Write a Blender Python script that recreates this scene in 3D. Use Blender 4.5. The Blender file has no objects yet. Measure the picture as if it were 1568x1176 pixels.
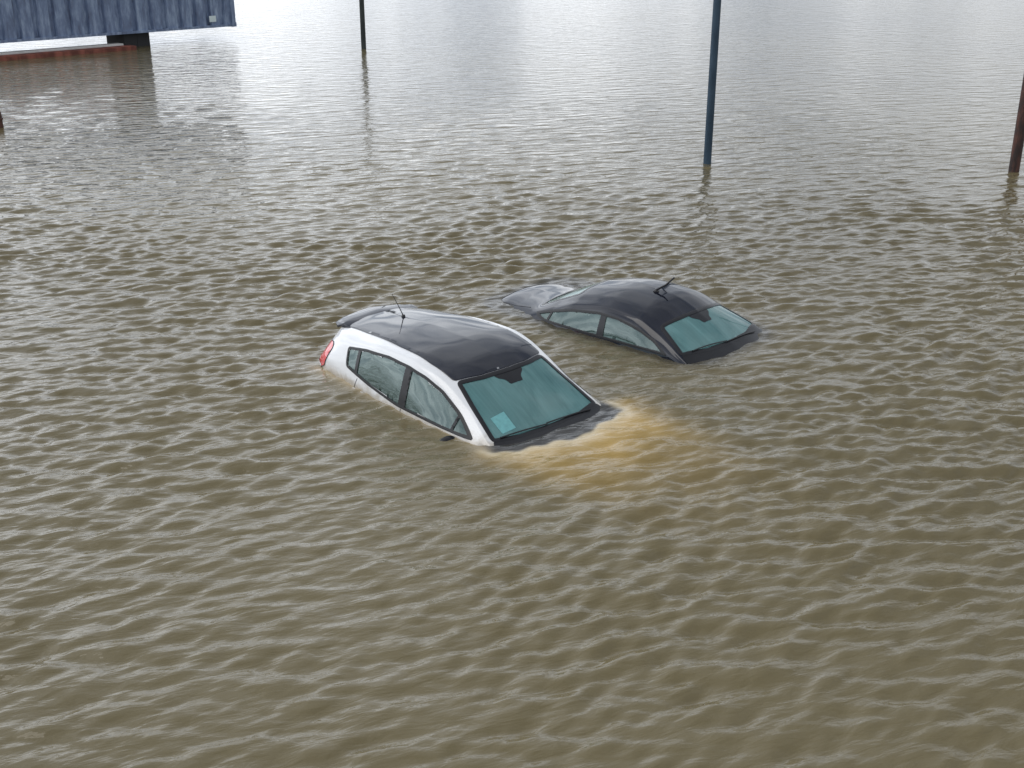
import bpy, bmesh, math, random
import numpy as np
from mathutils import Vector, Matrix, Euler
from mathutils.bvhtree import BVHTree
from mathutils.geometry import delaunay_2d_cdt
random.seed(4); rng=np.random.default_rng(11)
scene=bpy.context.scene
scene.view_settings.view_transform='Standard'; scene.view_settings.look='None'; scene.view_settings.exposure=0
COL=bpy.context.collection

# ------------------------------------------------------------------ helpers
def link(o,parent=None):
    COL.objects.link(o)
    if parent: o.parent=parent
    return o
def mesh_obj(name,verts,faces,mats,parent=None,smooth=True):
    me=bpy.data.meshes.new(name); me.from_pydata([tuple(v) for v in verts],[],[tuple(f) for f in faces]); me.update()
    for m in (mats if isinstance(mats,(list,tuple)) else [mats]): me.materials.append(m)
    me.polygons.foreach_set('use_smooth',np.full(len(me.polygons),smooth))
    return link(bpy.data.objects.new(name,me),parent)
def empty(name,loc=(0,0,0),rot=None):
    e=bpy.data.objects.new(name,None); COL.objects.link(e); e.location=loc
    if rot is not None: e.rotation_euler=rot
    e.empty_display_size=.3
    return e
def bm_obj(name,bm,mat,parent=None,smooth=False):
    me=bpy.data.meshes.new(name); bm.to_mesh(me); bm.free(); me.materials.append(mat)
    me.polygons.foreach_set('use_smooth',np.full(len(me.polygons),smooth))
    return link(bpy.data.objects.new(name,me),parent)
def add_box(bm,c,s,rot=None,bev=0.0):
    r=bmesh.ops.create_cube(bm,size=1.0); vs=r['verts']
    M=Matrix.Translation(c)@((Euler(rot).to_matrix().to_4x4()) if rot else Matrix.Identity(4))@Matrix.Diagonal((*s,1))
    bmesh.ops.transform(bm,matrix=M,verts=vs)
    if bev>0:
        es=list({e for v in vs for e in v.link_edges})
        bmesh.ops.bevel(bm,geom=es,offset=bev,segments=3,affect='EDGES',profile=.6)
def add_tube(bm,pts,rad,seg=10):
    pts=[Vector(p) for p in pts]; rings=[]
    for i,p in enumerate(pts):
        t=(pts[min(i+1,len(pts)-1)]-pts[max(i-1,0)]).normalized()
        a=t.orthogonal().normalized() if not rings else (prev-(prev.dot(t))*t).normalized()
        prev=a; b=t.cross(a); r=rad[i] if isinstance(rad,(list,tuple)) else rad
        rings.append([bm.verts.new(p+a*math.cos(2*math.pi*k/seg)*r+b*math.sin(2*math.pi*k/seg)*r) for k in range(seg)])
    for i in range(len(rings)-1):
        for k in range(seg):
            bm.faces.new((rings[i][k],rings[i][(k+1)%seg],rings[i+1][(k+1)%seg],rings[i+1][k]))
    bm.faces.new(rings[0][::-1]); bm.faces.new(rings[-1])

def nodes(name):
    m=bpy.data.materials.new(name); m.use_nodes=True
    return m,m.node_tree,m.node_tree.nodes['Principled BSDF']
def N(nt,t,**k):
    n=nt.nodes.new(t)
    for a,v in k.items(): setattr(n,a,v)
    return n
def simple(name,col,rough=.5,metal=0,coat=0,noise=0,nscale=8,bump=0,mud=False):
    m,nt,p=nodes(name)
    p.inputs['Roughness'].default_value=rough; p.inputs['Metallic'].default_value=metal
    p.inputs['Coat Weight'].default_value=coat; p.inputs['Coat Roughness'].default_value=.03
    tc=N(nt,'ShaderNodeTexCoord'); nz=N(nt,'ShaderNodeTexNoise'); nz.inputs['Scale'].default_value=nscale; nz.inputs['Detail'].default_value=5
    nt.links.new(tc.outputs['Object'],nz.inputs['Vector'])
    mx=N(nt,'ShaderNodeMix',data_type='RGBA'); mx.inputs[6].default_value=(*[c*(1-noise) for c in col],1); mx.inputs[7].default_value=(*[min(1,c*(1+noise)) for c in col],1)
    nt.links.new(nz.outputs['Fac'],mx.inputs[0]); out=mx.outputs[2]
    if mud:
        g=N(nt,'ShaderNodeNewGeometry'); sx=N(nt,'ShaderNodeSeparateXYZ'); nt.links.new(g.outputs['Position'],sx.inputs[0])
        n2=N(nt,'ShaderNodeTexNoise'); n2.inputs['Scale'].default_value=14; n2.inputs['Detail'].default_value=6; nt.links.new(tc.outputs['Object'],n2.inputs['Vector'])
        ma=N(nt,'ShaderNodeMath',operation='MULTIPLY_ADD'); nt.links.new(n2.outputs['Fac'],ma.inputs[0]); ma.inputs[1].default_value=-.12; nt.links.new(sx.outputs['Z'],ma.inputs[2])
        mr=N(nt,'ShaderNodeMapRange',interpolation_type='SMOOTHSTEP'); nt.links.new(ma.outputs[0],mr.inputs[0]); mr.inputs[1].default_value=-.06; mr.inputs[2].default_value=.03; mr.inputs[3].default_value=.65; mr.inputs[4].default_value=0.02
        m3=N(nt,'ShaderNodeMix',data_type='RGBA'); nt.links.new(mr.outputs[0],m3.inputs[0]); nt.links.new(out,m3.inputs[6]); m3.inputs[7].default_value=(.28,.22,.13,1); out=m3.outputs[2]
    nt.links.new(out,p.inputs['Base Color'])
    if bump:
        b=N(nt,'ShaderNodeBump'); b.inputs['Strength'].default_value=1; b.inputs['Distance'].default_value=bump; nt.links.new(nz.outputs['Fac'],b.inputs['Height']); nt.links.new(b.outputs[0],p.inputs['Normal'])
    return m

# ------------------------------------------------------------------ 2D poly tools
def chaikin(p,n):
    p=np.array(p,float)
    for _ in range(n):
        q=np.roll(p,-1,0); a=.75*p+.25*q; b=.25*p+.75*q
        p=np.stack([a,b],1).reshape(-1,2)
    return p
def resample(p,step):
    q=np.vstack([p,p[:1]]); d=np.r_[0,np.cumsum(np.linalg.norm(np.diff(q,axis=0),axis=1))]
    n=max(12,int(d[-1]/step)); t=np.linspace(0,d[-1],n,endpoint=False)
    return np.stack([np.interp(t,d,q[:,0]),np.interp(t,d,q[:,1])],1)
def densify(p,step):
    out=[]; p=np.array(p,float)
    for a,b in zip(p,np.roll(p,-1,0)):
        n=max(1,int(np.linalg.norm(b-a)/step))
        for k in range(n): out.append(a+(b-a)*k/n)
    return np.array(out)
def area(p): x,y=p[:,0],p[:,1]; return .5*np.sum(x*np.roll(y,-1)-y*np.roll(x,-1))
def inset(p,d):
    if area(p)<0: p=p[::-1]
    t=np.roll(p,-1,0)-np.roll(p,1,0); t/=np.linalg.norm(t,axis=1)[:,None]+1e-9
    n=np.stack([-t[:,1],t[:,0]],1)
    return p+n*d
def inside(P,poly):
    x,y=P[:,0],P[:,1]; r=np.zeros(len(P),bool); a=poly; b=np.roll(poly,-1,0)
    for (x1,y1),(x2,y2) in zip(a,b):
        if y1==y2: continue
        c=((y1>y)!=(y2>y))&(x<(x2-x1)*(y-y1)/(y2-y1)+x1); r^=c
    return r
def triang(poly,step):
    lo,hi=poly.min(0),poly.max(0)
    gx,gy=np.meshgrid(np.arange(lo[0]+step/2,hi[0],step),np.arange(lo[1]+step/2,hi[1],step)); G=np.stack([gx.ravel(),gy.ravel()],1)
    G=G[inside(G,inset(poly,step*.5))]
    V=[Vector(v) for v in np.vstack([poly,G])]; n=len(poly)
    E=[(i,(i+1)%n) for i in range(n)]
    r=delaunay_2d_cdt(V,E,[],0,1e-6)
    v=np.array([[a[0],a[1]] for a in r[0]]); f=[t for t in r[2]]
    c=np.array([v[list(t)].mean(0) for t in f]); k=inside(c,poly)
    return v,[t for t,kk in zip(f,k) if kk]
def ray(bvh,p,mode):
    a,b=float(p[0]),float(p[1])
    if mode=='top': o=Vector((a,b,4)); d=Vector((0,0,-1))
    elif mode=='rear': o=Vector((-3,a,b)); d=Vector((1,0,0))
    else: o=Vector((a,4*mode,b)); d=Vector((0,-mode,0))
    h,n,_,_=bvh.ray_cast(o,d)
    if h is None: return None,None
    if n.dot(d)>0: n=-n
    return h,n
def project(bvh,V,mode,off):
    out=[];last=None
    for p in V:
        h,n=ray(bvh,p,mode)
        if h is None: h=last if last is not None else Vector((0,0,0)); out.append(h); continue
        last=h+n*off; out.append(last)
    return out
def patch(name,poly,mode,bvh,off,mat,parent,step=.05):
    v,f=triang(poly,step); P=project(bvh,v,mode,off)
    return mesh_obj(name,P,f,mat,parent)
def ring(name,poly,w,mode,bvh,off,mat,parent):
    rows=[inset(poly,w*t) for t in (0,.0001,.33,.66,1,1.0001)]; offs=[-.004,off,off+.001,off+.001,off,-.006]
    n=len(poly); P=[]
    for r,o in zip(rows,offs): P+=project(bvh,r,mode,o)
    F=[(i*n+k,i*n+(k+1)%n,(i+1)*n+(k+1)%n,(i+1)*n+k) for i in range(5) for k in range(n)]
    return mesh_obj(name,P,F,mat,parent,smooth=False)

# ------------------------------------------------------------------ materials
white_paint=simple('white_paint',(.82,.83,.84),.25,coat=1,noise=.02,nscale=2,mud=True)
black_gloss=simple('black_gloss_roof',(.007,.009,.018),.06,coat=.3,noise=.3,nscale=3)
navy_paint=simple('black_car_paint',(.007,.009,.018),.08,coat=.15,noise=.3,nscale=3)
black_trim=simple('black_trim',(.010,.010,.012),.3,noise=.2,nscale=20)
rubber=simple('window_rubber',(.008,.008,.009),.45)
interior_m=simple('interior_fabric',(.035,.036,.038),.8,noise=.3,nscale=30)
dash_m=simple('dashboard_plastic',(.05,.055,.06),.6,noise=.2,nscale=30)
pale_rect=simple('pale_plate',(.75,.85,.85),.6)
reflection_m=simple('painted_reflection',(.17,.42,.43),.3,noise=.25,nscale=30)  # teal colour stands for a bright reflection in the glass
red_lens=simple('red_tail_lens',(.75,.012,.02),.12,coat=1,noise=.25,nscale=25)
clear_lens=simple('clear_lens',(.75,.7,.72),.12,coat=1)
tyre=simple('tyre_rubber',(.02,.02,.02),.8)
def glass(name,col,alpha,fog,fogscale=3,ior=1.6,sheen=(1,1,1)):
    m,nt,p=nodes(name)
    p.inputs['Roughness'].default_value=.3
    tc=N(nt,'ShaderNodeTexCoord'); nz=N(nt,'ShaderNodeTexNoise'); nz.inputs['Scale'].default_value=fogscale; nz.inputs['Detail'].default_value=5; nz.inputs['Distortion'].default_value=.8
    mp=N(nt,'ShaderNodeMapping'); mp.inputs['Scale'].default_value=(.35,1.6,1); nt.links.new(tc.outputs['Object'],mp.inputs[0]); nt.links.new(mp.outputs[0],nz.inputs['Vector'])
    ms=N(nt,'ShaderNodeMapping'); ms.inputs['Scale'].default_value=(1.2,38,1); nt.links.new(tc.outputs['Object'],ms.inputs[0])
    st=N(nt,'ShaderNodeTexNoise'); st.inputs['Scale'].default_value=1.0; st.inputs['Detail'].default_value=3; nt.links.new(ms.outputs[0],st.inputs['Vector'])
    av=N(nt,'ShaderNodeMath',operation='MULTIPLY_ADD'); nt.links.new(st.outputs['Fac'],av.inputs[0]); av.inputs[1].default_value=.35; nt.links.new(nz.outputs['Fac'],av.inputs[2])
    mr=N(nt,'ShaderNodeMapRange'); nt.links.new(av.outputs[0],mr.inputs[0]); mr.inputs[1].default_value=.45; mr.inputs[2].default_value=.95
    mx=N(nt,'ShaderNodeMix',data_type='RGBA'); mx.inputs[6].default_value=(*col,1); mx.inputs[7].default_value=(*fog,1); nt.links.new(mr.outputs[0],mx.inputs[0]); nt.links.new(mx.outputs[2],p.inputs['Base Color'])
    bp=N(nt,'ShaderNodeBump'); bp.inputs['Distance'].default_value=.012; bp.inputs['Strength'].default_value=.5; n2=N(nt,'ShaderNodeTexNoise'); n2.inputs['Scale'].default_value=2.2; nt.links.new(tc.outputs['Object'],n2.inputs['Vector']); nt.links.new(n2.outputs['Fac'],bp.inputs['Height'])
    tr=N(nt,'ShaderNodeBsdfTransparent'); tr.inputs[0].default_value=(.45,.62,.58,1)
    gl=N(nt,'ShaderNodeBsdfGlossy'); gl.inputs['Roughness'].default_value=.02; gl.inputs['Color'].default_value=(*sheen,1); nt.links.new(bp.outputs[0],gl.inputs['Normal'])
    fr=N(nt,'ShaderNodeFresnel'); fr.inputs['IOR'].default_value=ior
    m1=N(nt,'ShaderNodeMixShader'); m1.inputs[0].default_value=alpha; nt.links.new(tr.outputs[0],m1.inputs[1]); nt.links.new(p.outputs[0],m1.inputs[2])
    m2=N(nt,'ShaderNodeMixShader'); nt.links.new(fr.outputs[0],m2.inputs[0]); nt.links.new(m1.outputs[0],m2.inputs[1]); nt.links.new(gl.outputs[0],m2.inputs[2])
    p.inputs['Specular IOR Level'].default_value=0
    nt.links.new(m2.outputs[0],nt.nodes['Material Output'].inputs[0])
    return m
ws_glass=glass('windscreen_glass',(.075,.195,.195),.78,(.165,.345,.345),3,1.7)
side_glass=glass('side_window_glass',(.05,.09,.08),.62,(.165,.24,.225),2.2,1.9,(.88,1,.98))

# ------------------------------------------------------------------ car shell
def pchip(x,tab):
    X=np.array([t[0] for t in tab],float);Y=np.array([t[1] for t in tab],float)
    h=np.diff(X);d=np.diff(Y)/h;m=np.zeros(len(X))
    for i in range(1,len(X)-1):
        if d[i-1]*d[i]>0:
            w1=2*h[i]+h[i-1];w2=h[i]+2*h[i-1];m[i]=(w1+w2)/(w1/d[i-1]+w2/d[i])
    m[0]=d[0];m[-1]=d[-1]
    x=np.clip(x,X[0],X[-1]);i=np.clip(np.searchsorted(X,x)-1,0,len(h)-1);t=(x-X[i])/h[i]
    return (2*t**3-3*t**2+1)*Y[i]+(t**3-2*t**2+t)*h[i]*m[i]+(-2*t**3+3*t**2)*Y[i+1]+(t**3-t**2)*h[i]*m[i+1]
def crom(P,per):
    P=np.array(P);Q=np.vstack([2*P[0]-P[1],P,2*P[-1]-P[-2]]);out=[]
    for i in range(len(P)-1):
        a,b,c,d=Q[i:i+4];n=per[i]
        for k in range(n):
            t=k/n;out.append(.5*((2*b)+(-a+c)*t+(2*a-5*b+4*c-d)*t*t+(-a+3*b-3*c+d)*t**3))
    out.append(P[-1]);return np.array(out)
def build_shell(S):
    L=S['L']
    xs=np.r_[np.linspace(0,.4,34)[:-1],np.arange(.4,L-.4,.018),np.linspace(L-.4,L,24)]
    zc,we,ze,wt,zt,wb,zb=[pchip(xs,S[k]) for k in('zc','we','ze','wt','zt','wb','zb')]
    rows=[]
    for i in range(len(xs)):
        d=zc[i]-ze[i]; bz=zb[i]; b=wb[i]
        P=[(0,zc[i]),(.45*we[i],zc[i]-.17*d),(.8*we[i],zc[i]-.58*d),(we[i],ze[i]),(wt[i],zt[i]),
           (wt[i]*.45+b*.55+.012,zt[i]*.45+bz*.55),(b,bz),(b+.018,bz-.1),(b+.02,.30+.5*(bz-.3)),(b-.02,.32),(b-.12,.2)]
        rows.append(crom(P,[7,7,6,5,10,8,5,5,5,3]))
    G=np.array(rows);nx,nk=G.shape[:2]
    V=[];F=[]
    for i in range(nx):
        for k in range(nk): V.append((xs[i],G[i,k,0],G[i,k,1]))
        for k in range(1,nk): V.append((xs[i],-G[i,k,0],G[i,k,1]))
    st=2*nk-1
    def idx(i,k): return i*st+(k if k>=0 else nk-1-k)
    for i in range(nx-1):
        for k in range(-(nk-1),nk-1): F.append((idx(i,k),idx(i+1,k),idx(i+1,k+1),idx(i,k+1)))
    F.append([idx(0,k) for k in range(-(nk-1),nk)]); F.append([idx(nx-1,k) for k in range(nk-1,-nk,-1)])
    return np.array(V),F
def clampz(q,poly):
    q=q.copy(); a=poly; b=np.roll(poly,-1,0)
    for i,(x,z) in enumerate(q):
        hit=[z1+(z2-z1)*(x-x1)/(x2-x1) for (x1,z1),(x2,z2) in zip(a,b) if (x1>x)!=(x2>x)]
        if len(hit)>1: q[i,1]=min(max(z,min(hit)),max(hit))
    keep=[i for i in range(len(q)) if np.linalg.norm(q[i]-q[i-1])>.003]
    return q[keep]
def mk(p,c=.10,it=3,st=.02): return resample(chaikin(densify(p,c),it),st)

def build_car(name,S,loc,rot):
    root=empty(name,loc,rot)
    V,F=build_shell(S); bvh=BVHTree.FromPolygons([Vector(v) for v in V],[list(f) for f in F],all_triangles=False)
    ws=mk(S['ws']); sw=mk(S['sw'],.07); rw=mk(S['rw'])
    quads=np.array([f for f in F if len(f)==4]); C=V[quads].mean(1)
    wsi=inset(ws,.03);swi=inset(sw,.022)
    cut=(inside(C[:,:2],wsi)&(C[:,2]>.85))|(inside(C[:,[0,2]],swi)&(abs(C[:,1])>S['ymin']))
    if S['rwmode']=='top': cut|=inside(C[:,:2],inset(rw,.03))&(C[:,2]>.9)
    else: cut|=inside(C[:,1:],inset(rw,.03))&(C[:,0]<.6)
    Fk=[tuple(f) for f,c in zip(quads.tolist(),cut) if not c]+[tuple(f) for f in F if len(f)!=4]
    bo=mesh_obj('body_shell',V,Fk,[S['paint'],black_gloss],root)
    if 'roof' in S:
        cc=np.array([V[list(f)].mean(0) for f in Fk]); rp=inset(mk(S['roof'],.08),.012)
        bo.data.polygons.foreach_set('material_index',(inside(cc[:,:2],rp)&(cc[:,2]>1.15)).astype(np.int32))
    ring('windscreen_surround',ws,.045,'top',bvh,.003,black_trim,root)
    patch('windscreen',inset(ws,.03),'top',bvh,-.004,ws_glass,root)
    ring('rear_window_surround',rw,.045,S['rwmode'],bvh,.0015,black_trim,root)
    patch('rear_window',inset(rw,.03),S['rwmode'],bvh,-.004,side_glass,root)
    q=mk(S['cowl'],.06); patch('windscreen_cowl',q,'top',bvh,.002,black_trim,root)
    for s,sd in((1,'left'),(-1,'right')):
        ring('side_window_frame_'+sd,sw,.026,s,bvh,.004,rubber,root)
        patch('side_windows_'+sd,inset(sw,.02),s,bvh,-.005,side_glass,root)
        for j,p in enumerate(S['pillars']):
            q=resample(densify(p,.012),.012); q=clampz(q,inset(sw,.012))
            if area(q)<0:q=q[::-1]
            patch('window_pillar_%d_%s'%(j+1,sd),q,s,bvh,.002,black_trim,root)
        for j,ln in enumerate(S['seams']):
            bm=bmesh.new(); pts=[]; L=np.array(ln);dd=[]
            for a,b in zip(L[:-1],L[1:]):
                for t in np.linspace(0,1,12): dd.append(a+(b-a)*t)
            for p in dd:
                h,n=ray(bvh,p,s)
                if h is not None: pts.append(h+n*.0005)
            pts=[p for i,p in enumerate(pts) if i==0 or (p-pts[i-1]).length>1e-4]
            if len(pts)>2: add_tube(bm,pts,.0035,6); bm_obj('door_seam_%d_%s'%(j+1,sd),bm,rubber,root)
            else: bm.free()
        if 'tail' in S:
            q=mk(S['tail'],.05); patch('tail_light_'+sd,q,s,bvh,.006,red_lens,root,.03)
            ring('tail_light_rim_'+sd,q,.008,s,bvh,.007,black_trim,root)
            q=mk(S['tail2'],.04); patch('reverse_light_'+sd,q,s,bvh,.009,clear_lens,root,.03)
        mx,my,mz=S['mirror']; bm=bmesh.new()
        bmesh.ops.create_uvsphere(bm,u_segments=24,v_segments=14,radius=1.0)
        for v in bm.verts:
            x,y,z=v.co; f=1-.25*max(0,x)**2
            v.co=Vector((mx+x*.075*(1.25 if x>0 else .55),s*my+y*.115,mz-(.06 if s>0 else 0)+z*.07*f))
        bm_obj('door_mirror_'+sd,bm,black_trim,root,True)
        bm=bmesh.new(); add_box(bm,(mx+.02,s*(my-.12),mz-.015),(.07,.12,.035),None,.01); bm_obj('mirror_arm_'+sd,bm,black_trim,root)
        for j,hx in enumerate(S['handles']):
            h,n=ray(bvh,(hx,S['hz']),s)
            if h is not None:
                bm=bmesh.new(); add_box(bm,h+n*.02,(.19,.028,.028),(0,0,0),.012); bm_obj('door_handle_%d_%s'%(j+1,sd),bm,S['paint'],root,True)
        for wx,wn in((.85,'rear'),(S['L']-.92,'front')):
            bm=bmesh.new(); bmesh.ops.create_cone(bm,cap_ends=True,segments=40,radius1=.31,radius2=.31,depth=.2)
            bmesh.ops.rotate(bm,verts=bm.verts,matrix=Matrix.Rotation(math.pi/2,3,'X'))
            bmesh.ops.bevel(bm,geom=[e for e in bm.edges if abs(e.verts[0].co.y-e.verts[1].co.y)<1e-5],offset=.03,segments=3,affect='EDGES')
            bmesh.ops.translate(bm,verts=bm.verts,vec=(wx,s*(.74),.31)); bm_obj('wheel_%s_%s'%(wn,sd),bm,tyre,root,True)
    if 'roof' in S:
        patch('black_roof_panel',inset(mk(S['roof'],.08),.006),'top',bvh,.010,black_gloss,root,.03)
        ring('roof_panel_edge',mk(S['roof'],.08),.012,'top',bvh,.0085,black_gloss,root)
    bm=bmesh.new()
    for a,b in S['wipers']:
        pts=[]
        for t in np.linspace(0,1,14):
            p=np.array(a)*(1-t)+np.array(b)*t; h,n=ray(bvh,p,'top'); pts.append(h+n*.014)
        add_tube(bm,pts,.007,8)
    bm_obj('windscreen_wipers',bm,black_trim,root)
    bm=bmesh.new(); x0,zd=S['dash']
    for s in (1,-1):
        for sx,hr in zip(S['seats'],S['hrs']):
            add_box(bm,(sx,s*.36,hr-.44),(.14,.48,.62),(0,-.25,0),.06)
            add_box(bm,(sx-.11,s*.36,hr),(.09,.24,.17),(0,-.2,0),.035)
            for k in(-.05,.05): add_tube(bm,[(sx-.08,s*.36+k,hr-.16),(sx-.1,s*.36+k,hr)],.008,6)
    bm_obj('seats',bm,interior_m,root,True)
    bm=bmesh.new(); add_box(bm,(x0,0,zd-.12),(.62,1.36,.24),(0,.06,0),.07); bm_obj('dashboard',bm,dash_m,root,True)
    bm=bmesh.new(); cx=x0-.42
    ringp=[(cx-.06*math.sin(a),.36*S['steer']+.185*math.cos(a),zd-.02+.17*math.sin(a)) for a in np.linspace(0,2*math.pi,33)]
    add_tube(bm,ringp,.015,8); add_tube(bm,[(cx+.3,.36*S['steer'],zd-.12),(cx,.36*S['steer'],zd-.02)],.03,8); bm_obj('steering_wheel',bm,dash_m,root,True)
    h,n=ray(bvh,(S['sens'],0),'top')
    bm=bmesh.new(); add_box(bm,(h.x-.10,0,h.z-.12),(.035,.24,.075),(0,-.1,0),.015); bm_obj('rear_view_mirror',bm,black_trim,root,True)
    sn=S['sens']; q=mk([(sn-.10,-.20),(sn-.10,.20),(sn+.0,.17),(sn+.05,.10),(sn+.11,.08),(sn+.11,-.08),(sn+.05,-.10),(sn,-.17)],.03,2,.015)
    patch('mirror_sensor_housing',q,'top',bvh,-.001,black_trim,root,.03)
    if 'pale_rect' in S:
        a,b=S['pale_rect']; q=densify([(a-.09,b-.08),(a+.09,b-.08),(a+.09,b+.09),(a-.09,b+.09)],.03); patch('windscreen_painted_reflection',q,'top',bvh,-.0015,reflection_m,root,.03)  # patch with the windscreen reflection painted as its colour
    return root,bvh

hatch=dict(L=4.36,paint=white_paint,ymin=.45,rwmode='rear',
 zc=[(0,.55),(.03,.86),(.08,.97),(.15,1.10),(.22,1.24),(.27,1.30),(.5,1.345),(.8,1.39),(1.3,1.445),(1.8,1.465),(2.2,1.425),(2.45,1.34),(2.8,1.165),(3.15,.965),(3.22,.945),(3.35,.90),(3.5,.87),(3.8,.80),(4.15,.69),(4.3,.56),(4.36,.4)],
 we=[(0,.45),(.22,.44),(.8,.51),(1.5,.575),(1.9,.585),(2.38,.585),(3.08,.72),(3.3,.735),(3.9,.66),(4.2,.55),(4.36,.4)],
 ze=[(0,.53),(.03,.82),(.08,.92),(.15,1.05),(.22,1.18),(.27,1.235),(.5,1.295),(.8,1.335),(1.3,1.39),(1.8,1.412),(2.1,1.38),(2.38,1.30),(2.7,1.14),(3.08,.955),(3.2,.91),(3.35,.87),(3.8,.76),(4.15,.66),(4.3,.53),(4.36,.38)],
 wt=[(0,.50),(.22,.52),(.5,.60),(.8,.65),(1.5,.70),(1.9,.705),(2.38,.68),(3.08,.765),(3.3,.78),(3.9,.72),(4.2,.6),(4.36,.45)],
 zt=[(0,.50),(.03,.79),(.08,.88),(.15,.99),(.22,1.10),(.3,1.18),(.5,1.235),(.8,1.27),(1.3,1.345),(1.8,1.37),(2.1,1.335),(2.38,1.25),(2.7,1.09),(3.08,.925),(3.2,.885),(3.35,.845),(3.8,.73),(4.15,.63),(4.3,.50),(4.36,.35)],
 wb=[(0,.52),(.06,.60),(.15,.67),(.35,.73),(.8,.775),(1.3,.82),(1.8,.845),(2.9,.845),(3.3,.835),(3.9,.79),(4.2,.68),(4.36,.5)],
 zb=[(0,.45),(.03,.72),(.08,.80),(.2,.92),(.4,.99),(.8,1.0),(1.3,.95),(1.8,.925),(2.7,.92),(3.0,.90),(3.3,.82),(3.8,.70),(4.15,.58),(4.36,.3)],
 ws=[(2.37,-.565),(2.445,-.3),(2.465,0),(2.445,.3),(2.37,.565),(2.72,.635),(3.08,.70),(3.16,.4),(3.18,0),(3.16,-.4),(3.08,-.70),(2.72,-.635)],
 cowl=[(3.065,-.69),(3.14,-.4),(3.16,0),(3.14,.4),(3.065,.69),(3.2,.74),(3.36,.5),(3.42,0),(3.36,-.5),(3.2,-.74)],
 sw=[(.735,1.205),(.80,1.02),(1.25,.965),(1.8,.925),(2.4,.935),(2.92,.955),(2.62,1.12),(2.35,1.245),(2.1,1.318),(1.85,1.35),(1.5,1.345),(1.1,1.29)],
 rw=[(-.40,1.02),(.40,1.02),(.36,1.20),(-.36,1.20)],
 roof=[(2.36,-.575),(2.44,-.3),(2.46,0),(2.44,.3),(2.36,.575),(2.0,.59),(1.5,.57),(.8,.505),(.25,.44),(.24,0),(.25,-.44),(.8,-.505),(1.5,-.57),(2.0,-.59)],
 pillars=[[(1.80,.91),(1.91,.91),(1.90,1.36),(1.80,1.36)],[(.98,.98),(1.03,.98),(1.0,1.29),(.95,1.27)],[(2.60,.93),(2.635,.93),(2.65,1.13),(2.62,1.14)]],
 seams=[[(1.85,.92),(1.87,.6),(1.86,.35)],[(1.05,.97),(.98,.8),(1.1,.6)]],
 tail=[(.02,.84),(.05,.97),(.12,1.06),(.26,1.12),(.40,1.145),(.44,1.10),(.40,.98),(.36,.88),(.24,.82),(.1,.80)],tail2=[(.05,.83),(.06,.88),(.2,.885),(.3,.865),(.22,.825),(.1,.81)],
 mirror=(2.68,.93,.885),handles=(1.12,2.02),hz=.86,
 wipers=[((3.13,.55),(3.12,-.05)),((3.13,-.05),(3.07,-.6))],dash=(2.86,.90),seats=(1.95,1.05),hrs=(1.16,1.14),steer=1,sens=2.53,pale_rect=(2.95,-.46))
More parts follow.
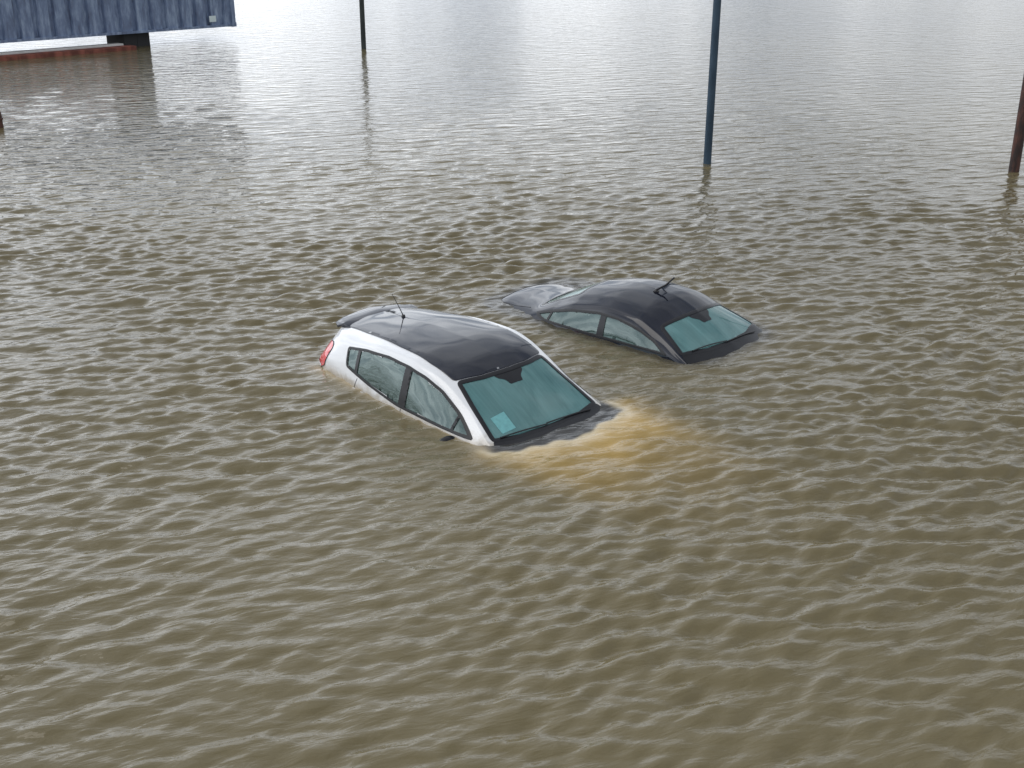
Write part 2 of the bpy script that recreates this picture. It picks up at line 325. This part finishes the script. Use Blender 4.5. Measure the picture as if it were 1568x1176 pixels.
sedan=dict(L=4.58,paint=navy_paint,ymin=.45,rwmode='top',
 zc=[(0,.6),(.02,.86),(.05,.985),(.12,1.045),(.5,1.08),(.8,1.12),(1.15,1.285),(1.5,1.42),(2.0,1.487),(2.4,1.455),(2.75,1.335),(3.1,1.155),(3.30,1.03),(3.4,.98),(3.5,.93),(3.8,.88),(4.2,.77),(4.5,.56),(4.58,.4)],
 we=[(0,.3),(.1,.45),(.3,.55),(.8,.63),(1.2,.57),(1.6,.56),(2.0,.575),(2.71,.615),(3.145,.76),(3.4,.78),(4.2,.68),(4.58,.4)],
 ze=[(0,.56),(.02,.80),(.05,.94),(.12,1.0),(.5,1.02),(.8,1.05),(1.15,1.18),(1.5,1.30),(2.0,1.37),(2.4,1.34),(2.71,1.235),(3.145,1.03),(3.3,.95),(3.5,.88),(4.2,.72),(4.5,.52),(4.58,.36)],
 wt=[(0,.38),(.1,.54),(.3,.63),(.8,.70),(1.2,.665),(1.6,.67),(2.0,.68),(2.71,.70),(3.145,.79),(3.4,.80),(4.2,.73),(4.58,.45)],
 zt=[(0,.54),(.02,.76),(.05,.90),(.12,.965),(.5,.985),(.8,1.02),(1.15,1.13),(1.5,1.245),(2.0,1.30),(2.4,1.275),(2.71,1.185),(3.145,1.0),(3.3,.92),(3.5,.85),(4.2,.69),(4.5,.49),(4.58,.33)],
 wb=[(0,.45),(.1,.60),(.4,.72),(.92,.785),(1.5,.80),(2.0,.805),(2.96,.81),(3.4,.81),(4.2,.75),(4.58,.5)],
 zb=[(0,.5),(.02,.70),(.05,.84),(.12,.92),(.5,.95),(.92,.975),(1.5,.985),(2.0,.985),(2.96,.965),(3.3,.86),(4.2,.64),(4.58,.3)],
 ws=[(2.70,-.60),(2.76,-.3),(2.775,0),(2.76,.3),(2.70,.60),(2.92,.685),(3.145,.765),(3.27,.4),(3.30,0),(3.27,-.4),(3.145,-.765),(2.92,-.685)],
 cowl=[(3.13,-.755),(3.25,-.4),(3.28,0),(3.25,.4),(3.13,.755),(3.25,.78),(3.40,.5),(3.44,0),(3.40,-.5),(3.25,-.78)],
 sw=[(.90,1.05),(1.1,1.0),(1.5,.998),(2.0,1.0),(2.5,1.005),(2.98,1.01),(2.75,1.13),(2.5,1.215),(2.2,1.265),(1.9,1.27),(1.5,1.215),(1.2,1.14)],
 rw=[(.84,-.54),(.80,0),(.84,.54),(1.42,.47),(1.47,0),(1.42,-.47)],
 pillars=[[(1.95,.99),(2.05,.99),(2.03,1.29),(1.95,1.29)],[(1.15,.99),(1.18,.99),(1.20,1.15),(1.16,1.13)]],
 seams=[[(2.0,.99),(2.02,.7)],[(1.15,1.0),(1.05,.8)]],
 mirror=(2.75,.88,.89),handles=(1.25,2.2),hz=.88,
 wipers=[((3.25,.55),(3.26,-.05)),((3.25,-.05),(3.17,-.6))],dash=(3.0,.98),seats=(2.05,1.25),hrs=(1.13,.97),steer=1,sens=2.85)

rA=(math.radians(.26),math.radians(2.0),math.radians(-47.88)); lA=(-1.744,12.751,-.828)
rB=(math.radians(-.46),math.radians(-.43),math.radians(-43.07)); lB=(.102,14.868,-1.012)
carA,bA=build_car('flooded_hatchback_car',hatch,lA,rA)
carB,bB=build_car('flooded_sedan_car',sedan,lB,rB)
bm=bmesh.new(); secs=[(-.48,.22),(-.45,.15),(-.33,.12),(0,.105),(.33,.12),(.45,.15),(.48,.22)]
prev=None
for y,xr in secs:
    zf=1.345-.16*y*y*1.3; zr=1.305-.20*y*y*1.3
    pts=[(xr,y,zr),(xr+.04,y,zr+.016),(.34,y,zf+.006),(.48,y,zf-.008),(.48,y,zf-.04),(.3,y,zf-.05),(xr+.02,y,zr-.03)]
    r=[bm.verts.new(p) for p in pts]
    if prev:
        for k in range(7): bm.faces.new((prev[k],prev[(k+1)%7],r[(k+1)%7],r[k]))
    else: bm.faces.new(r)
    prev=r
bm.faces.new(prev[::-1]); bmesh.ops.recalc_face_normals(bm,faces=bm.faces)
sp=bm_obj('roof_spoiler',bm,black_gloss,carA,True); mod=sp.modifiers.new('b','BEVEL'); mod.width=.008; mod.segments=2
bm=bmesh.new(); h,n=ray(bA,(.80,0),'top'); add_tube(bm,[h-n*.01,h+n*.03],[.03,.018],14); add_tube(bm,[h+n*.02,h+Vector((-.04,-.04,.14)),h+Vector((-.08,-.09,.27))],[.006,.004,.003],8); bm_obj('roof_antenna',bm,black_trim,carA,True)
bm=bmesh.new(); h,n=ray(bB,(2.28,-.10),'top'); add_tube(bm,[h-n*.01,h+n*.03],[.045,.02],14); add_tube(bm,[h+n*.02,h+Vector((.08,.075,.08)),h+Vector((.15,.145,.17))],[.013,.012,.010],8); bm_obj('roof_antenna',bm,black_trim,carB,True)
bm=bmesh.new(); pts=[]
tl=np.array([(.78,.60),(.50,.60),(.20,.55),(.13,.48),(.11,0),(.13,-.48),(.20,-.55),(.50,-.60),(.78,-.60)])
for a,b in zip(tl[:-1],tl[1:]):
    for t in np.linspace(0,1,9)[:-1]:
        h,n=ray(bB,a+(b-a)*t,'top'); pts.append(h+n*.0005)
add_tube(bm,pts,.004,6); bm_obj('boot_lid_seam',bm,rubber,carB,True)

# ------------------------------------------------------------------ poles
def pole_mat(name,c1,c2,scale):
    m,nt,p=nodes(name); tc=N(nt,'ShaderNodeTexCoord'); nz=N(nt,'ShaderNodeTexNoise'); nz.inputs['Scale'].default_value=scale; nz.inputs['Detail'].default_value=8
    mp=N(nt,'ShaderNodeMapping'); mp.inputs['Scale'].default_value=(1,1,.35); nt.links.new(tc.outputs['Object'],mp.inputs[0]); nt.links.new(mp.outputs[0],nz.inputs['Vector'])
    cr=N(nt,'ShaderNodeValToRGB'); cr.color_ramp.elements[0].position=.42; cr.color_ramp.elements[1].position=.62; cr.color_ramp.elements[0].color=(*c1,1); cr.color_ramp.elements[1].color=(*c2,1)
    nt.links.new(nz.outputs['Fac'],cr.inputs[0]); nt.links.new(cr.outputs[0],p.inputs['Base Color']); p.inputs['Roughness'].default_value=.6
    b=N(nt,'ShaderNodeBump'); b.inputs['Distance'].default_value=.006; nt.links.new(nz.outputs['Fac'],b.inputs['Height']); nt.links.new(b.outputs[0],p.inputs['Normal'])
    return m
blue_m=pole_mat('blue_painted_steel',(.018,.045,.075),(.035,.07,.11),5)
dark_m=pole_mat('dark_green_steel',(.02,.028,.028),(.04,.05,.045),5)
rust_m=pole_mat('rusty_steel',(.03,.018,.016),(.10,.04,.028),9)
def pole(name,x,y,r,mat,h=7,lean=(0,0)):
    root=empty(name,(x,y,0)); bm=bmesh.new()
    hs=np.linspace(-2,h,26); add_tube(bm,[(lean[0]*z,lean[1]*z,z) for z in hs],[r*(1.04-.01*z) for z in hs],24); bm_obj('shaft',bm,mat,root,True)
    bm=bmesh.new()
    for z in (3.75,5.4): add_tube(bm,[(lean[0]*z,lean[1]*z,z-.04),(lean[0]*z,lean[1]*z,z+.04)],r*1.12,24)
    bm_obj('collars',bm,mat,root); bm=bmesh.new()
    add_tube(bm,[(lean[0]*h,lean[1]*h,h-.02),(lean[0]*h,lean[1]*h,h+.05),(lean[0]*h,lean[1]*h,h+.09)],[r*1.2,r*1.15,r*.4],24); bm_obj('cap',bm,mat,root)
    return root
pole('steel_pole',-5.31,43.55,.085,dark_m)
pole('steel_pole.001',3.85,23.13,.074,blue_m)
pole('steel_pole.002',9.60,22.38,.095,rust_m)
root=empty('rusty_post',(-11.75,27.2,0)); bm=bmesh.new(); add_tube(bm,[(0,0,-1.5),(0,0,.28),(.01,0,.36)],[.09,.085,.07],18); add_tube(bm,[(0,0,.18),(0,0,.22)],.105,18); bm_obj('shaft',bm,rust_m,root,True)

# ------------------------------------------------------------------ shipping container
ang=math.atan2(40.6-46.8,-17.08+10.66)
cont=empty('shipping_container',(-10.66,46.8,.5),(0,0,ang))
def cmat():
    m,nt,p=nodes('weathered_blue_container_paint'); tc=N(nt,'ShaderNodeTexCoord')
    mp=N(nt,'ShaderNodeMapping'); mp.inputs['Scale'].default_value=(2.2,2.2,.5); nt.links.new(tc.outputs['Object'],mp.inputs[0])
    nz=N(nt,'ShaderNodeTexNoise'); nz.inputs['Scale'].default_value=2.2; nz.inputs['Detail'].default_value=9; nz.inputs['Roughness'].default_value=.7; nt.links.new(mp.outputs[0],nz.inputs['Vector'])
    cr=N(nt,'ShaderNodeValToRGB'); e=cr.color_ramp.elements; e[0].position=.30; e[0].color=(.09,.11,.17,1); e[1].position=.70; e[1].color=(.40,.49,.63,1)
    x=e.new(.48); x.color=(.18,.24,.37,1)
    nt.links.new(nz.outputs['Fac'],cr.inputs[0]); nt.links.new(cr.outputs[0],p.inputs['Base Color']); p.inputs['Roughness'].default_value=.55
    return m
cm=cmat(); Lc,Wc,Hc=12.2,2.44,2.6
def corrug(name,L,origin,dirv,nrm,z0,z1,per=.6,dep=.12):
    xs=[0];ds=[0];x=0
    while x<L-per: 
        for a,d in((.50,0),(.58,dep),(.80,dep),(.88,0)): xs.append(x+a*per); ds.append(d)
        x+=per
    xs.append(L);ds.append(0); V=[];o=Vector(origin);dv=Vector(dirv);nv=Vector(nrm)
    for a,d in zip(xs,ds):
        p=o+dv*a-nv*d; V+=[(p.x,p.y,z0),(p.x,p.y,z1)]
    return mesh_obj(name,V,[(2*i,2*i+2,2*i+3,2*i+1) for i in range(len(xs)-1)],cm,cont,False)
w=Matrix.Rotation(ang,3,'Z')@Vector((0,1,0)); sgn=1 if w.y>0 else -1
corrug('long_side_panel_1',Lc,(0,0,0),(1,0,0),(0,-sgn,0),.09,Hc-.10)
corrug('long_side_panel_2',Lc,(0,sgn*Wc,0),(1,0,0),(0,sgn,0),.09,Hc-.10)
corrug('end_panel',Wc,(0,0,0),(0,sgn,0),(-1,0,0),.09,Hc-.10,.4)
corrug('door_end_panel',Wc,(Lc,0,0),(0,sgn,0),(1,0,0),.09,Hc-.10,.6)
bm=bmesh.new()
for yy in(0,sgn*Wc):
    add_box(bm,(Lc/2,yy,.045),(Lc+.02,.12,.09)); add_box(bm,(Lc/2,yy,Hc-.05),(Lc+.02,.1,.1))
    for xx in(0,Lc): add_box(bm,(xx,yy,Hc/2),(.16,.16,Hc-.25)); add_box(bm,(xx,yy,.06),(.2,.19,.15)); add_box(bm,(xx,yy,Hc-.06),(.2,.19,.15))
for xx in(0,Lc): add_box(bm,(xx,sgn*Wc/2,.05),(.12,Wc-.2,.09)); add_box(bm,(xx,sgn*Wc/2,Hc-.05),(.1,Wc-.2,.1))
bm_obj('frame_rails',bm,cm,cont)
mesh_obj('roof_panel',[(0,0,Hc-.03),(Lc,0,Hc-.03),(Lc,sgn*Wc,Hc-.03),(0,sgn*Wc,Hc-.03)],[(0,1,2,3)],cm,cont,False)
mesh_obj('floor_panel',[(0,0,.03),(Lc,0,.03),(Lc,sgn*Wc,.03),(0,sgn*Wc,.03)],[(0,1,2,3)],rust_m,cont,False)
bm=bmesh.new()
for xx in(3.6,4.1,10.5): add_box(bm,(xx,sgn*1.0,-.9),(.5,1.4,1.8),None,.02)
bm_obj('support_blocks',bm,interior_m,cont)
skid_m=pole_mat('rusty_red_timber',(.13,.035,.022),(.32,.10,.065),4)
strip_m=simple('pale_water_strip',(.65,.63,.60),.8,noise=.25,nscale=6)  # pale colour stands for bright water
bm=bmesh.new(); add_box(bm,(9.2,-sgn*.45,-.50),(9.6,.45,.28),None,.02); bm_obj('rusty_skid_beams',bm,skid_m,cont)
bm=bmesh.new(); add_box(bm,(9.2,sgn*.08,-.46),(9.2,.40,.30),None,.02); bm_obj('bright_water_strip',bm,strip_m,cont)  # pale bar added for the bright line of water under the container
bm=bmesh.new(); add_box(bm,(.9,-sgn*.075,.32),(.28,.01,.22)); bm_obj('marking_plate',bm,pale_rect,cont)

# ------------------------------------------------------------------ water
def axis_pts(lo,hi,step,end,g):
    p=list(np.arange(lo,hi,step)); s=step
    while p[-1]<end: s*=1+g; p.append(p[-1]+s)
    return np.array(p)
ys=axis_pts(3.5,17,.026,600,.013); back=3.5-axis_pts(.05,.1,.05,60,.12)[::-1]; ys=np.r_[back,ys]
xp=axis_pts(0,5.5,.026,400,.016); xs=np.r_[-xp[:0:-1],xp]
dy=np.gradient(ys);dx=np.gradient(xs)
X,Y=np.meshgrid(xs,ys); DX,DY=np.meshgrid(dx,dy); Z=np.zeros_like(X); D=np.maximum(DX*.6,DY)
E_t=0;E_k=np.zeros_like(X)
wd=math.radians(106)
gust=1.0+.30*np.sin(X*.55+Y*.23+1.2*np.sin(Y*.31))*np.sin(Y*.47-X*.21+.8)+.10*np.sin(X*1.3-Y*.9)
for i in range(84):
    lam=.10*(.85/.10)**(rng.random()**1.05)
    a=wd+rng.normal(0,.42); k=2*math.pi/lam
    slope=.038*math.exp(-((math.log(lam/.22))/.72)**2)+.010
    amp=slope/k; fade=np.clip((lam/D-2.6)/3,0,1)
    ph=k*(X*math.cos(a)+Y*math.sin(a))+rng.random()*6.28+.6*np.sin(X*rng.uniform(.3,1.6)+Y*rng.uniform(.3,1.6)+rng.random()*6)
    env=1+.75*np.sin(X*rng.uniform(-1.6,1.6)+Y*rng.uniform(-1.6,1.6)+rng.random()*6.28)
    Z+=fade*amp*env*(np.sin(ph)+.25*np.cos(2*ph))
    E_t+=slope**2; E_k+=slope**2*fade**2
fine=np.sqrt(np.clip(1-E_k/E_t,0,1))
Z*=gust
def local(loc,yaw):
    dx_,dy_=X-loc[0],Y-loc[1]; c,s=math.cos(yaw),math.sin(yaw); return c*dx_+s*dy_,-s*dx_+c*dy_
TINT=np.zeros(X.shape+(4,)); TINT[...,3]=1
base=np.array([.142,.117,.062]); T=np.broadcast_to(base,X.shape+(3,)).copy()
sil=.5+.5*np.sin(X*.31+1.7*np.sin(Y*.17))*np.sin(Y*.23+X*.11)
T*=(.94+.22*sil)[...,None]
def blend(T,col,f): f=np.clip(f,0,1)[...,None]; return T*(1-f)+np.array(col)*f
def sst(x,a,b): t=np.clip((x-a)/(b-a),0,1); return t*t*(3-2*t)
# bonnet glow, sills and dark bodywork seen through murky water, painted into its colour
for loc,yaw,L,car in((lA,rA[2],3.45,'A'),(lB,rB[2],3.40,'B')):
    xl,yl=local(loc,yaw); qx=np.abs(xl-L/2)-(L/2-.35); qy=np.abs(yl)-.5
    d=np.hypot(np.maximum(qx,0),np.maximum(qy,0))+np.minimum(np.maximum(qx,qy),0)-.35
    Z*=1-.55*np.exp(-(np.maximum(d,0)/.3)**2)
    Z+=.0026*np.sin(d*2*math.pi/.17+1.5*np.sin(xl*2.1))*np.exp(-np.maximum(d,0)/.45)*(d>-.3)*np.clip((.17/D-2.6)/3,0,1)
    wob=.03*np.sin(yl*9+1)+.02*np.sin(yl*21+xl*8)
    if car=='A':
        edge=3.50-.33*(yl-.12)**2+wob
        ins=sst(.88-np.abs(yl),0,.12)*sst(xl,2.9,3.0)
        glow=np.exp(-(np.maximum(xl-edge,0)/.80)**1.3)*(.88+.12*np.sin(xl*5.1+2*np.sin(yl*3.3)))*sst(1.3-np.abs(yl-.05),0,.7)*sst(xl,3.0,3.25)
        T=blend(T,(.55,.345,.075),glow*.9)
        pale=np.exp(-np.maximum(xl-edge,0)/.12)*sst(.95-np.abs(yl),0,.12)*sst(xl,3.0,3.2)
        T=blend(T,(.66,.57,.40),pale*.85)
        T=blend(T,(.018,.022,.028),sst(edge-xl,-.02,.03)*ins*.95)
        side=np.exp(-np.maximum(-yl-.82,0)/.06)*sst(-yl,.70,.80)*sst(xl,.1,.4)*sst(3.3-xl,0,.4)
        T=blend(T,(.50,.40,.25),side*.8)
    else:
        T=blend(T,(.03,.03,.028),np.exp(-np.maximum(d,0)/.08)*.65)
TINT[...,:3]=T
ny,nx=X.shape; V=np.stack([X,Y,Z],-1).reshape(-1,3).astype(np.float32)
I=np.arange(ny*nx).reshape(ny,nx); Fq=np.stack([I[:-1,:-1],I[:-1,1:],I[1:,1:],I[1:,:-1]],-1).reshape(-1,4).astype(np.int32)
me=bpy.data.meshes.new('flood_water'); me.vertices.add(len(V)); me.vertices.foreach_set('co',V.ravel())
me.loops.add(Fq.size); me.loops.foreach_set('vertex_index',Fq.ravel()); me.polygons.add(len(Fq)); me.polygons.foreach_set('loop_start',np.arange(0,Fq.size,4,dtype=np.int32))
me.update(calc_edges=True); me.polygons.foreach_set('use_smooth',np.ones(len(Fq),bool))
at=me.color_attributes.new('silt_and_glow','FLOAT_COLOR','POINT'); at.data.foreach_set('color',TINT.reshape(-1).astype(np.float32))  # muddy water colour plus the painted glow over the submerged bonnet
at=me.attributes.new('fine','FLOAT','POINT'); at.data.foreach_set('value',fine.ravel().astype(np.float32))
wm,nt,p=nodes('murky_flood_water'); me.materials.append(wm)
water=link(bpy.data.objects.new('flood_water',me))
a1=N(nt,'ShaderNodeAttribute',attribute_name='silt_and_glow'); a2=N(nt,'ShaderNodeAttribute',attribute_name='fine')
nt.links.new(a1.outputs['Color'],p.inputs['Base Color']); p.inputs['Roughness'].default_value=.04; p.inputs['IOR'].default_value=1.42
tc=N(nt,'ShaderNodeTexCoord')
def nz(scale,st,det,rot,rough=.5,dist=0.3):
    m0=N(nt,'ShaderNodeMapping'); m0.inputs['Rotation'].default_value=(0,0,-rot); nt.links.new(tc.outputs['Object'],m0.inputs[0])
    mp=N(nt,'ShaderNodeMapping'); mp.inputs['Scale'].default_value=(st,1,1); nt.links.new(m0.outputs[0],mp.inputs[0])
    n=N(nt,'ShaderNodeTexNoise'); n.inputs['Scale'].default_value=scale; n.inputs['Detail'].default_value=det; n.inputs['Roughness'].default_value=rough; n.inputs['Distortion'].default_value=dist; nt.links.new(mp.outputs[0],n.inputs['Vector']); return n.outputs['Fac']
big=nz(4.0,.33,2,.28); small=nz(11,.34,3,.35)
b1=N(nt,'ShaderNodeBump'); nt.links.new(big,b1.inputs['Height']); nt.links.new(a2.outputs['Fac'],b1.inputs['Strength']); b1.inputs['Distance'].default_value=.072
b2=N(nt,'ShaderNodeBump'); nt.links.new(small,b2.inputs['Height']); b2.inputs['Strength'].default_value=1; b2.inputs['Distance'].default_value=.016; nt.links.new(b1.outputs[0],b2.inputs['Normal'])
nt.links.new(b2.outputs[0],p.inputs['Normal'])

# ------------------------------------------------------------------ world
sun_az=math.radians(-115); sun_el=math.radians(60)
W=bpy.data.worlds.new('World'); scene.world=W; W.use_nodes=True; nt=W.node_tree; bg=nt.nodes['Background']
sky=N(nt,'ShaderNodeTexSky',sky_type='NISHITA'); sky.sun_disc=False; sky.sun_elevation=sun_el; sky.sun_rotation=sun_az; sky.air_density=1.2; sky.dust_density=2
tc=N(nt,'ShaderNodeTexCoord'); sx=N(nt,'ShaderNodeSeparateXYZ'); nt.links.new(tc.outputs['Generated'],sx.inputs[0])
def M(op,a,b=None,c=None):
    n=N(nt,'ShaderNodeMath',operation=op)
    for i,v in enumerate((a,b,c)):
        if v is None: continue
        if isinstance(v,(int,float)): n.inputs[i].default_value=v
        else: nt.links.new(v,n.inputs[i])
    return n.outputs[0]
zp=M('MAXIMUM',sx.outputs['Z'],0.0); zz=M('ADD',zp,.22); cx=M('DIVIDE',sx.outputs['X'],zz); cy=M('DIVIDE',sx.outputs['Y'],zz)
cv=N(nt,'ShaderNodeCombineXYZ'); nt.links.new(cx,cv.inputs[0]); nt.links.new(cy,cv.inputs[1])
cn=N(nt,'ShaderNodeTexNoise'); cn.inputs['Scale'].default_value=1.9; cn.inputs['Detail'].default_value=7; cn.inputs['Roughness'].default_value=.58; cn.inputs['Distortion'].default_value=.4; nt.links.new(cv.outputs[0],cn.inputs['Vector'])
cr=N(nt,'ShaderNodeValToRGB'); e=cr.color_ramp.elements; e[0].position=.36; e[0].color=(3.7,4.15,4.9,1); e[1].position=.64; e[1].color=(11.8,12.2,12.8,1)
nt.links.new(cn.outputs['Fac'],cr.inputs[0])
hz=N(nt,'ShaderNodeMapRange',interpolation_type='SMOOTHSTEP'); nt.links.new(zp,hz.inputs[0]); hz.inputs[1].default_value=.1; hz.inputs[2].default_value=.85; hz.inputs[3].default_value=1.35; hz.inputs[4].default_value=.70
sd=Vector((math.sin(sun_az)*math.cos(sun_el),math.cos(sun_az)*math.cos(sun_el),math.sin(sun_el)))
dt=N(nt,'ShaderNodeVectorMath',operation='DOT_PRODUCT'); nt.links.new(tc.outputs['Generated'],dt.inputs[0]); dt.inputs[1].default_value=(-.80,.50,.33)
gm=N(nt,'ShaderNodeMapRange',interpolation_type='SMOOTHSTEP'); nt.links.new(dt.outputs['Value'],gm.inputs[0]); gm.inputs[1].default_value=.1; gm.inputs[2].default_value=1.0; gm.inputs[3].default_value=.80; gm.inputs[4].default_value=1.8
tot=M('MULTIPLY',hz.outputs[0],gm.outputs[0])
mul=N(nt,'ShaderNodeVectorMath',operation='SCALE'); nt.links.new(cr.outputs[0],mul.inputs[0]); nt.links.new(tot,mul.inputs['Scale'])
mx=N(nt,'ShaderNodeMix',data_type='RGBA'); mx.inputs[0].default_value=.88; nt.links.new(sky.outputs[0],mx.inputs[6]); nt.links.new(mul.outputs[0],mx.inputs[7])
nt.links.new(mx.outputs[2],bg.inputs[0]); bg.inputs[1].default_value=.1

sl=bpy.data.lights.new('sun','SUN'); sl.energy=.8; sl.angle=math.radians(40); sl.color=(1,.96,.9)
so=bpy.data.objects.new('sun',sl); COL.objects.link(so); so.rotation_euler=(-sd).to_track_quat('-Z','Y').to_euler()

# ------------------------------------------------------------------ camera
cam=bpy.data.cameras.new('camera'); cam.sensor_width=36; cam.lens=36*1800/1568; cam.clip_start=.1; cam.clip_end=3000
co=bpy.data.objects.new('camera',cam); COL.objects.link(co); co.location=(0,0,4.648); co.rotation_euler=(math.radians(68),0,0); scene.camera=co
